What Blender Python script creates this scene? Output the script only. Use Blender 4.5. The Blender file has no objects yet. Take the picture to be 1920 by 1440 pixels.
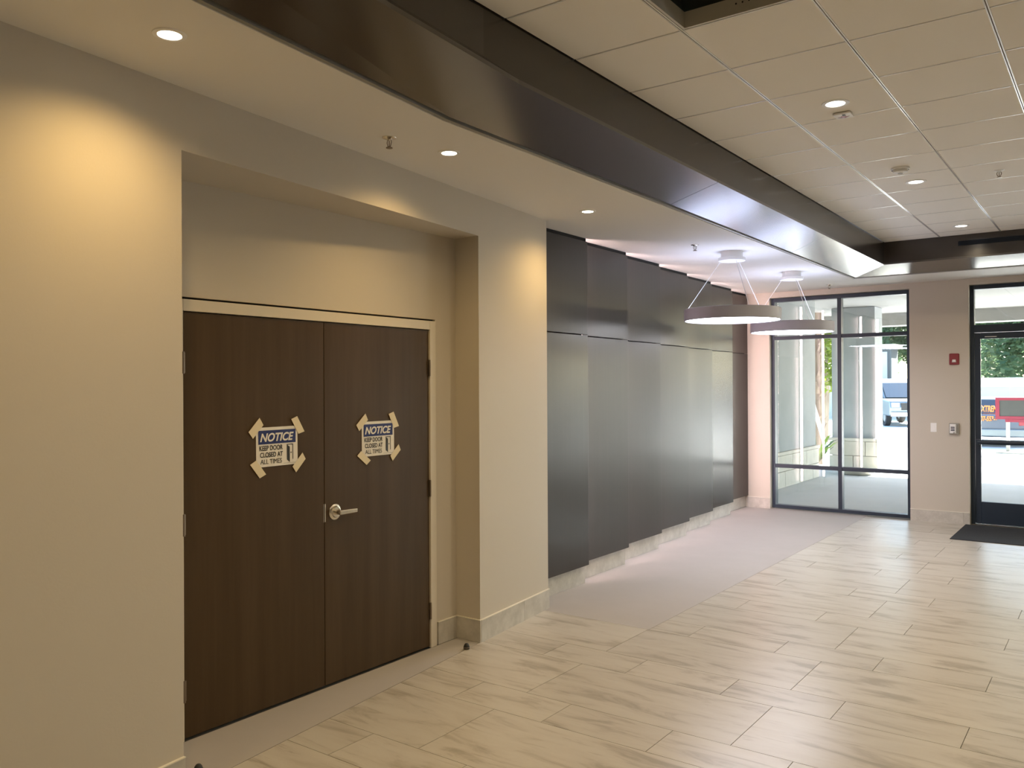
import bpy, math, random
from mathutils import Vector, Matrix
random.seed(7)
SC = bpy.context.scene
COL = SC.collection

# ------------------------------------------------------------------ camera
EYE = Vector((0, 0, 1.76))
YAW, PITCH, ROLL = -0.631027, 0.0028535, -0.0049659
fw = Vector((math.sin(YAW)*math.cos(PITCH), math.cos(YAW)*math.cos(PITCH), math.sin(PITCH)))
r0 = Vector((math.cos(YAW), -math.sin(YAW), 0)); u0 = r0.cross(fw)
rt = math.cos(ROLL)*r0 + math.sin(ROLL)*u0; up = -math.sin(ROLL)*r0 + math.cos(ROLL)*u0
cd = bpy.data.cameras.new('camera'); cam = bpy.data.objects.new('camera', cd); COL.objects.link(cam)
cd.sensor_width = 36; cd.lens = 1568.13/1920*36; cd.clip_start = .05; cd.clip_end = 400
m = Matrix((rt, up, -fw)).transposed().to_4x4(); m.translation = EYE
cam.matrix_world = m
SC.camera = cam

# ------------------------------------------------------------------ sky, sun, exposure
W = bpy.data.worlds.new('sky'); SC.world = W; W.use_nodes = True
wn = W.node_tree.nodes; bg = wn['Background']
sky = wn.new('ShaderNodeTexSky'); sky.sky_type = 'NISHITA'; sky.sun_disc = False
sky.sun_elevation = math.radians(40); sky.sun_rotation = math.radians(20)
W.node_tree.links.new(sky.outputs[0], bg.inputs[0]); bg.inputs[1].default_value = 1.35
sl = bpy.data.lights.new('sun', 'SUN'); sl.energy = 60.0; sl.angle = math.radians(.6); sl.color = (1, .96, .9)
so = bpy.data.objects.new('sun', sl); COL.objects.link(so)
SUN_FROM = Vector((.30, .95, .80)).normalized()
so.rotation_euler = SUN_FROM.to_track_quat('Z', 'Y').to_euler(); so.location = (10, 40, 40)
vs = SC.view_settings
vs.view_transform = 'Standard'; vs.look = 'None'; vs.gamma = 1; vs.use_curve_mapping = False
vs.exposure = 0.22
cy = SC.cycles
cy.max_bounces = 7; cy.diffuse_bounces = 4; cy.glossy_bounces = 4; cy.transmission_bounces = 4; cy.transparent_max_bounces = 10
cy.caustics_reflective = False; cy.caustics_refractive = False; cy.sample_clamp_indirect = 6
WARM = (1, .66, .25); WARM2 = (1, .82, .56); PINK = (1, .72, .71)
P_SOFFIT, P_CEIL = 33.0, 70.0          # watts of the downlights
E_LED, E_PEND, E_PEND_UP = 32.0, 15.0, 3.2

# ------------------------------------------------------------------ materials
def mat(name, col, rough=.5, metal=0, spec=.5, emit=None, es=0, noise=None, bump=None, coat=0, rvar=0):
    """noise=(scale xyz, amount, detail, second colour) mixes a second colour in; bump=(scale, strength)"""
    M = bpy.data.materials.new(name); M.use_nodes = True; nt = M.node_tree; b = nt.nodes['Principled BSDF']
    b.inputs['Base Color'].default_value = (*col, 1); b.inputs['Roughness'].default_value = rough
    b.inputs['Metallic'].default_value = metal; b.inputs['Specular IOR Level'].default_value = spec
    b.inputs['Coat Weight'].default_value = coat; b.inputs['Coat Roughness'].default_value = .20
    if emit: b.inputs['Emission Color'].default_value = (*emit, 1); b.inputs['Emission Strength'].default_value = es
    if noise or bump:
        tc = nt.nodes.new('ShaderNodeTexCoord'); mp = nt.nodes.new('ShaderNodeMapping')
        nt.links.new(tc.outputs['Object'], mp.inputs[0])
    if noise:
        oi = nt.nodes.new('ShaderNodeObjectInfo'); sc_ = nt.nodes.new('ShaderNodeVectorMath'); sc_.operation = 'SCALE'
        sc_.inputs[0].default_value = (37, 53, 71); nt.links.new(oi.outputs['Random'], sc_.inputs['Scale'])
        nt.links.new(sc_.outputs[0], mp.inputs['Location'])
        mp.inputs['Scale'].default_value = noise[0]
        n = nt.nodes.new('ShaderNodeTexNoise'); n.inputs['Scale'].default_value = 1; n.inputs['Detail'].default_value = noise[2]
        n.inputs['Roughness'].default_value = .65
        nt.links.new(mp.outputs[0], n.inputs['Vector'])
        rp = nt.nodes.new('ShaderNodeValToRGB'); rp.color_ramp.elements[0].position = .36; rp.color_ramp.elements[1].position = .66
        rp.color_ramp.elements[0].color = (*col, 1)
        k = noise[1]; c2 = noise[3]
        rp.color_ramp.elements[1].color = (*[a*(1-k)+c*k for a, c in zip(col, c2)], 1)
        nt.links.new(n.outputs[0], rp.inputs[0]); nt.links.new(rp.outputs[0], b.inputs['Base Color'])
    if rvar:
        o2 = nt.nodes.new('ShaderNodeObjectInfo'); mr = nt.nodes.new('ShaderNodeMapRange'); mr.inputs[3].default_value = rough-rvar; mr.inputs[4].default_value = rough+rvar
        nt.links.new(o2.outputs['Random'], mr.inputs[0]); nt.links.new(mr.outputs[0], b.inputs['Roughness'])
    if bump:
        n2 = nt.nodes.new('ShaderNodeTexNoise'); n2.inputs['Scale'].default_value = bump[0]; n2.inputs['Detail'].default_value = 4
        nt.links.new(tc.outputs['Object'], n2.inputs['Vector'])
        bp = nt.nodes.new('ShaderNodeBump'); bp.inputs['Strength'].default_value = bump[1]; bp.inputs['Distance'].default_value = .01
        nt.links.new(n2.outputs[0], bp.inputs['Height']); nt.links.new(bp.outputs[0], b.inputs['Normal'])
    return M

def travertine(name):
    M = bpy.data.materials.new(name); M.use_nodes = True; nt = M.node_tree; N = nt.nodes; L = nt.links; b = N['Principled BSDF']
    tc = N.new('ShaderNodeTexCoord'); oi = N.new('ShaderNodeObjectInfo')
    off = N.new('ShaderNodeVectorMath'); off.operation = 'SCALE'; off.inputs[0].default_value = (61, 43, 0); L.new(oi.outputs['Random'], off.inputs['Scale'])
    add = N.new('ShaderNodeVectorMath'); L.new(tc.outputs['Object'], add.inputs[0]); L.new(off.outputs[0], add.inputs[1])
    def nz(scale, det, dist):
        mp = N.new('ShaderNodeMapping'); mp.inputs['Scale'].default_value = scale; L.new(add.outputs[0], mp.inputs[0])
        n = N.new('ShaderNodeTexNoise'); n.inputs['Scale'].default_value = 1; n.inputs['Detail'].default_value = det
        n.inputs['Roughness'].default_value = .6; n.inputs['Distortion'].default_value = dist; L.new(mp.outputs[0], n.inputs['Vector']); return n
    a = nz((2.0, 9.0, 1), 7, .7); c = nz((3.2, 26, 1), 6, .8); d = nz((.5, 1.2, 1), 2, 0)
    r1 = N.new('ShaderNodeValToRGB'); e = r1.color_ramp.elements
    e[0].position = .34; e[0].color = (.345, .312, .258, 1); e[1].position = .60; e[1].color = (.53, .50, .445, 1)
    x = e.new(.47); x.color = (.50, .465, .41, 1)
    L.new(a.outputs[0], r1.inputs[0])
    r2 = N.new('ShaderNodeValToRGB'); e = r2.color_ramp.elements
    e[0].position = .31; e[0].color = (.62, .58, .52, 1); e[1].position = .40; e[1].color = (1, 1, 1, 1); L.new(c.outputs[0], r2.inputs[0])
    mx = N.new('ShaderNodeMix'); mx.data_type = 'RGBA'; mx.blend_type = 'MULTIPLY'; mx.inputs[0].default_value = .5
    L.new(r1.outputs[0], mx.inputs[6]); L.new(r2.outputs[0], mx.inputs[7])
    hs = N.new('ShaderNodeHueSaturation'); mr = N.new('ShaderNodeMapRange'); mr.inputs[3].default_value = .96; mr.inputs[4].default_value = 1.03
    L.new(oi.outputs['Random'], mr.inputs[0]); L.new(mr.outputs[0], hs.inputs['Value']); L.new(mx.outputs[2], hs.inputs['Color'])
    L.new(hs.outputs[0], b.inputs['Base Color'])
    b.inputs['Roughness'].default_value = .30; b.inputs['Specular IOR Level'].default_value = .5
    bp = N.new('ShaderNodeBump'); bp.inputs['Strength'].default_value = .06; bp.inputs['Distance'].default_value = .004
    L.new(c.outputs[0], bp.inputs['Height']); L.new(bp.outputs[0], b.inputs['Normal'])
    return M

def glass(name, tint):
    M = bpy.data.materials.new(name); M.use_nodes = True; nt = M.node_tree; N = nt.nodes; L = nt.links
    N.remove(N['Principled BSDF']); out = N['Material Output']
    t = N.new('ShaderNodeBsdfTransparent'); t.inputs[0].default_value = (*tint, 1)
    g = N.new('ShaderNodeBsdfGlossy'); g.inputs['Roughness'].default_value = 0.0
    lw = N.new('ShaderNodeLayerWeight'); lw.inputs[0].default_value = .5
    pw = N.new('ShaderNodeMath'); pw.operation = 'POWER'; pw.inputs[1].default_value = 4.0; L.new(lw.outputs['Facing'], pw.inputs[0])
    ma = N.new('ShaderNodeMath'); ma.operation = 'MULTIPLY_ADD'; ma.inputs[1].default_value = .9; ma.inputs[2].default_value = .06
    L.new(pw.outputs[0], ma.inputs[0])
    mx = N.new('ShaderNodeMixShader'); L.new(ma.outputs[0], mx.inputs[0]); L.new(t.outputs[0], mx.inputs[1]); L.new(g.outputs[0], mx.inputs[2])
    L.new(mx.outputs[0], out.inputs[0]); return M

M_PAINT = mat('paint_greige', (.585, .540, .468), .55, spec=.3, bump=(90, .04))
M_SOFFIT = mat('paint_ceiling', (.80, .78, .74), .6, spec=.3)
M_DOORWOOD = mat('laminate_walnut', (.056, .031, .010), .45, spec=.3, noise=((11, 11, .5), .75, 5, (.078, .047, .021)))
M_PANEL = mat('laminate_charcoal', (.040, .034, .030), .31, spec=.27, rvar=.05, noise=((40, 40, .7), .18, 3, (.062, .050, .043)))
M_BEAM = mat('laminate_lacquer', (.036, .028, .022), .21, spec=1.0, coat=.6, bump=(7, .02))
M_FASCIA = mat('laminate_fascia', (.036, .028, .022), .22, spec=.7, coat=.2, bump=(7, .02))
M_TILE = travertine('travertine_porcelain')
M_GROUT = mat('grout', (.27, .24, .20), .9)
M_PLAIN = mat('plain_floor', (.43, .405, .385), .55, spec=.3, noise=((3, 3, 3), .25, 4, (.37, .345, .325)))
M_MARBLE = mat('base_stone', (.60, .575, .52), .35, noise=((9, 9, 9), .7, 7, (.40, .38, .34)))
M_MARBLECAP = mat('base_cap', (.78, .75, .66), .4)
M_CTILE = mat('acoustic_tile', (.89, .86, .80), .85, spec=.2, bump=(260, .10))
M_TEE = mat('tee_white', (.90, .89, .86), .25, spec=.8, coat=.8)
M_TEEGAP = mat('tee_shadow_gap', (.16, .15, .14), .7)
M_DARK = mat('dark_void', (.012, .012, .011), .9)
M_DUCT = mat('dark_plenum', (.05, .055, .045), .8)
M_WHITE = mat('white_metal', (.88, .88, .87), .4)
M_PENDMETAL = mat('pendant_paint', (.40, .40, .46), .45)
M_FRAME = mat('door_frame_paint', (.66, .61, .52), .4)
M_CHROME = mat('satin_nickel', (.72, .68, .60), .25, metal=1)
M_BRONZE = mat('hinge_bronze', (.28, .23, .18), .4, metal=1)
M_ALU = mat('anodised_dark', (.024, .038, .060), .4, spec=.35)  # blue glare on the frames is put into this colour
M_GLASS = glass('pane_glass', (.955, .985, .975))
M_PAPER = mat('paper', (.80, .78, .74), .6)
M_BLUE = mat('print_blue', (.007, .020, .14), .5)
M_BLACK = mat('print_black', (.015, .013, .012), .5)
M_TAPE = mat('masking_tape', (.76, .68, .50), .6)
M_RED = mat('red_plastic', (.24, .028, .034), .4)
M_SIGNRED = mat('sign_red', (.17, .006, .022), .4)
M_MAT = mat('entry_mat', (.040, .045, .052), .95, spec=.1, noise=((120, 120, 120), .6, 3, (.08, .085, .095)), bump=(300, .5))
M_BAY = mat('bay_frame_grey', (.62, .60, .54), .5)
M_RUBBER = mat('rubber', (.02, .02, .018), .6)
M_STEEL = mat('galvanised', (.36, .35, .31), .5, metal=.7)
M_STUCCO = mat('stucco', (.30, .31, .31), .9, noise=((1.2, 1.2, 1.2), .5, 5, (.22, .23, .23)), bump=(120, .25))
M_CANOPY = mat('canopy_stucco', (.20, .195, .185), .9, bump=(80, .2))
M_BLOCK = mat('stone_block', (.50, .47, .40), .85, noise=((5, 5, 5), .6, 5, (.40, .37, .31)), bump=(60, .3))
M_CONC = mat('concrete', (.50, .50, .49), .85, noise=((1.0, 1.0, 1.0), .5, 6, (.41, .41, .40)), bump=(50, .1))
M_WALLW = mat('render_shaded', (.36, .36, .32), .8)  # white wall darkened to paint the shade on its face
M_COPING = mat('coping_sunlit', (.88, .88, .86), .7)  # bright white paints the sunlit top band of the wall
M_BARK = mat('bark', (.16, .12, .085), .9, noise=((6, 6, 2), .7, 6, (.30, .24, .17)), bump=(30, .6))
def leafmat(name, c1, c2):
    M = mat(name, c1, .5, noise=((.8, .8, .8), .9, 3, c2)); nt = M.node_tree; N = nt.nodes; b = N['Principled BSDF']
    tl = N.new('ShaderNodeBsdfTranslucent'); mx = N.new('ShaderNodeMixShader'); mx.inputs[0].default_value = .6
    nt.links.new(b.inputs['Base Color'].links[0].from_socket, tl.inputs[0])
    nt.links.new(b.outputs[0], mx.inputs[1]); nt.links.new(tl.outputs[0], mx.inputs[2]); nt.links.new(mx.outputs[0], N['Material Output'].inputs[0]); return M
M_LEAF = leafmat('leaf_green', (.055, .105, .055), (.15, .22, .11))
M_LIME = leafmat('leaf_bright', (.20, .32, .05), (.30, .40, .10))
M_LEAFY = leafmat('leaf_lime', (.10, .15, .015), (.16, .20, .03))
M_SILVER = mat('car_silver', (.17, .20, .21), .3, metal=.6)
M_CARDARK = mat('car_dark', (.05, .07, .10), .25, spec=.7)
M_CARGLASS = mat('car_glass', (.02, .03, .04), .08, spec=.8)
M_TYRE = mat('tyre', (.015, .015, .016), .8)
M_ORANGE = mat('decal_orange', (.85, .20, .03), .5)
M_SHED = mat('blue_grey_siding', (.045, .052, .055), .7)
M_DISPLAY = mat('display_panel', (.035, .035, .03), .4)
M_PIPE = mat('pvc_white', (.78, .78, .76), .4)
M_EWARM = mat('lens_warm', (1, 1, 1), .5, emit=(1, .90, .68), es=14)
M_EWARM2 = mat('lens_neutral', (1, 1, 1), .5, emit=(1, .92, .78), es=12)
M_ELED = mat('led_pink', (1, 1, 1), .5, emit=PINK, es=E_LED)
M_EPEND = mat('pendant_diffuser', (1, 1, 1), .5, emit=(.86, .88, 1), es=E_PEND)
M_EPUP = mat('pendant_uplight', (1, 1, 1), .5, emit=(.62, .70, 1), es=E_PEND_UP)

# ------------------------------------------------------------------ mesh helpers
class MB:
    def __init__(s): s.v = []; s.f = []; s.sm = []
    def add(s, vs_, fs, smooth=False):
        o = len(s.v); s.v += [tuple(x) for x in vs_]; s.f += [tuple(i+o for i in f) for f in fs]; s.sm += [smooth]*len(fs); return s
    def box(s, x0, x1, y0, y1, z0, z1):
        v = [(x0,y0,z0),(x1,y0,z0),(x1,y1,z0),(x0,y1,z0),(x0,y0,z1),(x1,y0,z1),(x1,y1,z1),(x0,y1,z1)]
        return s.add(v, [(0,3,2,1),(4,5,6,7),(0,1,5,4),(1,2,6,5),(2,3,7,6),(3,0,4,7)])
    def prism(s, poly, z0, z1):
        a = sum(poly[i][0]*poly[(i+1) % len(poly)][1]-poly[(i+1) % len(poly)][0]*poly[i][1] for i in range(len(poly)))
        if a < 0: poly = poly[::-1]
        n = len(poly); v = [(x, y, z0) for x, y in poly]+[(x, y, z1) for x, y in poly]
        return s.add(v, [tuple(range(n))[::-1], tuple(range(n, 2*n))]+[(i, (i+1) % n, n+(i+1) % n, n+i) for i in range(n)])
    def hexa(s, bot, top):           # two quads (4 pts each, same winding)
        return s.add(list(bot)+list(top), [(0,3,2,1),(4,5,6,7),(0,1,5,4),(1,2,6,5),(2,3,7,6),(3,0,4,7)])
    def lathe(s, prof, c=(0, 0, 0), n=24, axis='Z'):
        v = []; f = []; k = len(prof)
        for i in range(n):
            a = 2*math.pi*i/n
            for r, h in prof:
                p = (r*math.cos(a), r*math.sin(a), h)
                if axis == 'X': p = (p[2], p[0], p[1])
                if axis == 'Y': p = (p[1], p[2], p[0])
                v.append((c[0]+p[0], c[1]+p[1], c[2]+p[2]))
        for i in range(n):
            j = (i+1) % n
            for q in range(k-1): f.append((i*k+q, j*k+q, j*k+q+1, i*k+q+1))
        return s.add(v, f, True)
    def tube(s, pts, r, n=8, r2=None):
        pts = [Vector(p) for p in pts]; v = []; f = []; r2 = r if r2 is None else r2
        for i, p in enumerate(pts):
            d = (pts[min(i+1, len(pts)-1)]-pts[max(i-1, 0)]).normalized()
            a = d.orthogonal().normalized() if i == 0 else (a-d*a.dot(d)).normalized()
            b = d.cross(a); rr = r+(r2-r)*i/(len(pts)-1)
            for k in range(n):
                t = 2*math.pi*k/n; v.append(p+rr*(math.cos(t)*a+math.sin(t)*b))
        for i in range(len(pts)-1):
            for k in range(n):
                f.append((i*n+k, i*n+(k+1) % n, (i+1)*n+(k+1) % n, (i+1)*n+k))
        f.append(tuple(range(n))[::-1]); f.append(tuple((len(pts)-1)*n+k for k in range(n)))
        return s.add(v, f, True)
    def build(s, name, material, parent=None, bev=0, **kw):
        me = bpy.data.meshes.new(name); me.from_pydata(s.v, [], s.f); me.update()
        me.polygons.foreach_set('use_smooth', s.sm)
        if any(s.sm): me.set_sharp_from_angle(angle=math.radians(40))
        me.materials.append(material)
        o = bpy.data.objects.new(name, me); COL.objects.link(o)
        if parent: o.parent = parent
        if bev:
            b = o.modifiers.new('bevel', 'BEVEL'); b.width = bev; b.segments = 2; b.limit_method = 'ANGLE'
        return tag(o, **kw)

def tag(o, label=None, cat=None, group=None, kind=None):
    for k, v in (('label', label), ('category', cat), ('group', group), ('kind', kind)):
        if v: o[k] = v
    return o
def empty(name, loc=(0, 0, 0), rot=(0, 0, 0), **kw):
    o = bpy.data.objects.new(name, None); COL.objects.link(o); o.location = loc; o.rotation_euler = rot; o.empty_display_size = .1
    return tag(o, **kw)
def part(src, parent, loc=(0, 0, 0)):            # copy of a mesh piece
    o = src.copy(); COL.objects.link(o); o.parent = parent; o.location = loc; return o
def copy_tree(o, loc, parent=None, **kw):
    c = o.copy(); COL.objects.link(c); c.parent = parent
    if loc is not None: c.location = loc
    for ch in [x for x in bpy.data.objects if x.parent == o]: copy_tree(ch, None, c)
    return tag(c, **kw)
def text(name, body, size, loc, material, parent, shear=0, bold=0, width=None, depth=.0006):
    cu = bpy.data.curves.new(name, 'FONT'); cu.body = body; cu.size = size; cu.shear = shear; cu.offset = bold; cu.extrude = depth/2
    t = bpy.data.objects.new(name, cu); COL.objects.link(t)
    dg = bpy.context.evaluated_depsgraph_get(); me = bpy.data.meshes.new_from_object(t.evaluated_get(dg))
    bpy.data.objects.remove(t); bpy.data.curves.remove(cu); me.name = name
    if width:
        xs = [v.co.x for v in me.vertices]; x0, x1 = min(xs), max(xs); k = width/(x1-x0)
        for v in me.vertices: v.co.x = (v.co.x-x0)*k
    me.materials.clear(); me.materials.append(material)
    o = bpy.data.objects.new(name, me); COL.objects.link(o); o.parent = parent; o.location = loc; return o
def clip(poly, a, b, c):                          # keep a*x+b*y<=c
    out = []
    for i in range(len(poly)):
        p, q = poly[i], poly[(i+1) % len(poly)]; dp = a*p[0]+b*p[1]-c; dq = a*q[0]+b*q[1]-c
        if dp <= 0: out.append(p)
        if (dp < 0) != (dq < 0) and dp != dq:
            t = dp/(dp-dq); out.append((p[0]+t*(q[0]-p[0]), p[1]+t*(q[1]-p[1])))
    return out
def area(p): return abs(sum(p[i][0]*p[(i+1) % len(p)][1]-p[(i+1) % len(p)][0]*p[i][1] for i in range(len(p))))/2

# ------------------------------------------------------------------ layout constants (metres)
SLOPE = .110                                       # the slanted near wall
def FX(y): return -3.318-SLOPE*(y-2.10)            # front face of the slanted wall
ZS, ZC = 3.076, 3.42                               # soffit, tile ceiling
YB, YW = -4.0, 11.80                               # back wall, face of the window wall
XR = 5.1
DX = -3.789                                        # double door face

# ------------------------------------------------------------------ floor
floor = MB().box(-4.6, XR, YB, 12.05, -.15, -.012).build('floor', M_GROUT, kind='structure', label='travertine-look tiled lobby floor with dark grout joints')
G = .0017
def tile_rows():
    y = 3.93
    k = int((y-YB)/.915)+1; y -= k*.915
    while y < 12:
        yield y, y+.610, 1.2195, -1.56; yield y+.610, y+.915, .60975, -1.255; y += .915
tiles = []
for y0, y1, w, xj in tile_rows():
    x = xj-math.ceil((xj+4.2)/w)*w
    while x < XR:
        full = [(x+G, y0+G), (x+w-G, y0+G), (x+w-G, y1-G), (x+G, y1-G)]
        ps = []
        q = clip(full, 0, 1, 5.453)                # near part of the room
        if q: ps.append(clip(q, -1, -SLOPE, 3.318-SLOPE*2.10-.004))
        q = clip(full, 0, -1, -5.457)              # beyond the plain inset: only right of it
        if q: ps.append(clip(q, -1, 0, 2.772))
        for q in ps:
            if not q: continue
            q = clip(q, 0, 1, YW-.004); q = clip(q, 0, -1, 4.0) if q else q; q = clip(q, 1, 0, XR-.004) if q else q
            if q and area(q) > .002:
                tiles.append(q)
        x += w
def seen(q):                                       # tiles in view come first, then the nearest ones
    c = Vector((sum(p[0] for p in q)/len(q), sum(p[1] for p in q)/len(q), 0))-EYE; z = c.dot(fw)
    return (0 if z > .5 and abs(c.dot(rt)/z) < .75 and c.dot(up)/z > -.60 else 1, c.length)
tiles.sort(key=seen)
for q in tiles[:290]: MB().prism(q, -.012, 0).build('floor_tile', M_TILE, floor)
rest = MB()
for q in tiles[290:]: rest.prism(q, -.012, 0)
rest.build('floor_tile_field', M_TILE, floor, kind='stuff')
# smooth plain floor along the panel wall and before the double door
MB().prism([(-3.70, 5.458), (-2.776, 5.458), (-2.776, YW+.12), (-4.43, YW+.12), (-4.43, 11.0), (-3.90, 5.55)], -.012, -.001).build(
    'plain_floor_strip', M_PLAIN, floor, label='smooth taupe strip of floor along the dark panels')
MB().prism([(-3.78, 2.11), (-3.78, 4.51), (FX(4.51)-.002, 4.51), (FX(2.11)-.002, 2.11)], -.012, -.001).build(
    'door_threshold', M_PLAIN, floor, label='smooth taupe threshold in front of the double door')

# ------------------------------------------------------------------ walls
wl = MB()
wl.prism([(FX(YB), YB), (FX(2.10), 2.10), (-4.3, 2.10), (-4.3, YB)], 0, ZS)
wl.prism([(FX(2.10), 2.10), (FX(4.52), 4.52), (-4.3, 4.52), (-4.3, 2.10)], 2.80, ZS)
wl.prism([(FX(4.52), 4.52), (FX(5.53), 5.53), (-4.3, 5.53), (-4.3, 4.52)], 0, ZS)
wl.box(-4.3, DX-.006, 2.10, 2.325, 0, 2.80).box(-4.3, DX-.006, 4.305, 4.52, 0, 2.80).box(-4.3, DX-.006, 2.325, 4.305, 2.218, 2.80)
wl.box(-4.62, -4.55, 5.53, YW, 0, ZS)
wl.build('wall_left', M_PAINT, kind='structure', label='greige painted side wall with a deep door recess')
wf = MB()
wf.box(-4.62, -4.07, YW, 12.10, 0, ZS).box(-2.235, -1.55, YW, 12.10, 0, ZS).box(.36, 1.05, YW, 12.10, 0, ZS).box(2.88, XR+.2, YW, 12.10, 0, ZS)
wf.box(-4.07, -2.235, YW, 12.10, 3.0, ZS).box(-1.55, .36, YW, 12.10, 3.0, ZS).box(1.05, 2.88, YW, 12.10, 3.0, ZS)
wf.box(-4.62, XR+.2, 12.10, 12.11, ZS, 3.40)
wf.build('wall_front', M_PAINT, kind='structure', label='painted street wall between the windows and the glass door')
MB().box(XR, XR+.2, YB, YW, 0, ZS).build('wall_right', M_PAINT, kind='structure')
MB().box(-4.3, XR+.2, YB-.2, YB, 0, ZS).build('wall_back', M_PAINT, kind='structure')

# baseboards of cut stone, each length a piece
def base_run(parent, p, q, nrm, h=.150, step=.61, t=.012, cap=True):
    p, q, nrm = Vector(p), Vector(q), Vector(nrm); L = (q-p).length; d = (q-p)/L; s_ = 0
    while s_ < L-.01:
        e = min(s_+step, L); a = p+d*(s_+.0012); b = p+d*(e-.0012)
        MB().prism([tuple(a), tuple(b), tuple(b+nrm*t), tuple(a+nrm*t)], 0, h).build('base_tile', M_MARBLE, parent)
        s_ = e
    if cap: MB().prism([tuple(p), tuple(q), tuple(q+nrm*(t+.003)), tuple(p+nrm*(t+.003))], h, h+.005).build('cap_strip', M_MARBLECAP, parent)
wn_ = Vector((1, SLOPE)).normalized()
bl = empty('baseboard_left', kind='structure')
base_run(bl, (FX(-3.9), -3.9), (FX(2.10), 2.10), wn_)
base_run(bl, (FX(4.52), 4.52), (FX(5.53), 5.53), wn_)
base_run(bl, (DX-.006, 4.312), (DX-.006, 4.508), (1, 0))
base_run(bl, (DX-.006, 4.52), (FX(4.52)+.012, 4.52), (0, -1))
bf = empty('baseboard_front', kind='structure')
base_run(bf, (-4.40, YW), (-4.07, YW), (0, -1)); base_run(bf, (-2.235, YW), (-1.55, YW), (0, -1)); base_run(bf, (.36, YW), (1.05, YW), (0, -1)); base_run(bf, (2.88, YW), (XR, YW), (0, -1))

# ------------------------------------------------------------------ soffit, beam border and tile ceiling
KY = 3.14
OUT = [(-2.71, 10.93), (-2.71, KY), (-2.71+SLOPE*(KY-.4), .4), (-2.41, -2.17)]   # outer edge, left side
INN = [(-2.249, 10.46), (-2.249, KY), (-2.249+.7*SLOPE*(KY-.4), .4), (-2.04, -1.707)]
sf = MB()
sf.prism([(-4.62, 10.93), OUT[0], OUT[1], (-4.62, OUT[1][1])], ZS, ZS+.10)
sf.prism([(-4.62, OUT[1][1]), OUT[1], OUT[2], (-4.62, OUT[2][1])], ZS, ZS+.10)
sf.prism([(-4.62, OUT[2][1]), OUT[2], OUT[3], (-4.62, OUT[3][1])], ZS, ZS+.10)
sf.box(-4.62, XR+.2, 10.93, 12.10, ZS, ZS+.10).box(4.13, XR+.2, -2.17, 10.93, ZS, ZS+.10).box(-4.62, XR+.2, YB-.2, -2.17, ZS, ZS+.10)
sf.build('ceiling_soffit', M_SOFFIT, kind='structure', label='smooth painted drywall soffit around the raised ceiling')

tr = empty('trim_1', kind='structure', label='dark lacquered panel border framing the raised tile ceiling')
def lerp(a, b, t): return (a[0]+(b[0]-a[0])*t, a[1]+(b[1]-a[1])*t)
ZI = 3.160
def border(o0, o1, i0, i1, cuts, e=.0004):
    """underside and fascia panels along one side of the tray, cut into lengths"""
    n = Vector((i0[0]-o0[0], i0[1]-o0[1]))
    for a, b in zip(cuts[:-1], cuts[1:]):
        ea, eb = (e if a > 0 else 0), (e if b < 1 else 0); p0, p1 = lerp(o0, o1, a+ea), lerp(o0, o1, b-eb); q0, q1 = lerp(i0, i1, a+ea), lerp(i0, i1, b-eb)
        p0, p1 = lerp(p0, q0, .085), lerp(p1, q1, .085); z0 = ZS+.012
        MB().hexa([(*p0, z0), (*p1, z0), (*q1, ZI), (*q0, ZI)], [(*p0, z0+.02), (*p1, z0+.02), (*q1, ZI+.02), (*q0, ZI+.02)]).build('border_panel', M_BEAM, tr)
def fascia(i0, i1, t0, t1, cuts, nrm):
    for a, b in zip(cuts[:-1], cuts[1:]):
        q0, q1 = lerp(i0, i1, a), lerp(i0, i1, b); u0_, u1_ = lerp(t0, t1, a), lerp(t0, t1, b)
        dn = .02
        MB().hexa([(q0[0], q0[1], ZI+.0202), (q1[0], q1[1], ZI+.0202), (q1[0]+nrm[0]*dn, q1[1]+nrm[1]*dn, ZI+.0202), (q0[0]+nrm[0]*dn, q0[1]+nrm[1]*dn, ZI+.0202)],
                  [(u0_[0], u0_[1], ZC+.02), (u1_[0], u1_[1], ZC+.02), (u1_[0]+nrm[0]*dn, u1_[1]+nrm[1]*dn, ZC+.02), (u0_[0]+nrm[0]*dn, u0_[1]+nrm[1]*dn, ZC+.02)]).build('fascia_panel', M_FASCIA, tr)
TOP = [(-2.249, 10.46), (-2.249, KY), (-2.249, .4), (-2.249, -1.707)]
border(OUT[0], OUT[1], INN[0], INN[1], [0, .32, .678, 1]); fascia(INN[0], INN[1], TOP[0], TOP[1], [0, 1], (-1, 0))
border(OUT[1], OUT[2], INN[1], INN[2], [0, 1], 0); fascia(INN[1], INN[2], TOP[1], TOP[2], [0, 1], (-1, 0))
border(OUT[2], OUT[3], INN[2], INN[3], [0, 1]); fascia(INN[2], INN[3], TOP[2], TOP[3], [0, 1], (-1, 0))
border((-2.71, 10.93), (4.13, 10.93), (-2.249, 10.46), (3.668, 10.46), [0, .36, .68, 1]); fascia((-2.249, 10.46), (3.668, 10.46), (-2.249, 10.46), (3.668, 10.46), [0, .36, .68, 1], (0, 1))
border((4.13, 10.93), (4.13, -2.17), (3.668, 10.46), (3.668, -1.707), [0, .25, .5, .75, 1]); fascia((3.668, 10.46), (3.668, -1.707), (3.668, 10.46), (3.668, -1.707), [0, .25, .5, .75, 1], (1, 0))
border((-2.41, -2.17), (4.13, -2.17), (-2.04, -1.707), (3.668, -1.707), [0, .5, 1]); fascia((-2.04, -1.707), (3.668, -1.707), (-2.249, -1.707), (3.668, -1.707), [0, .5, 1], (0, -1))
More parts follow.
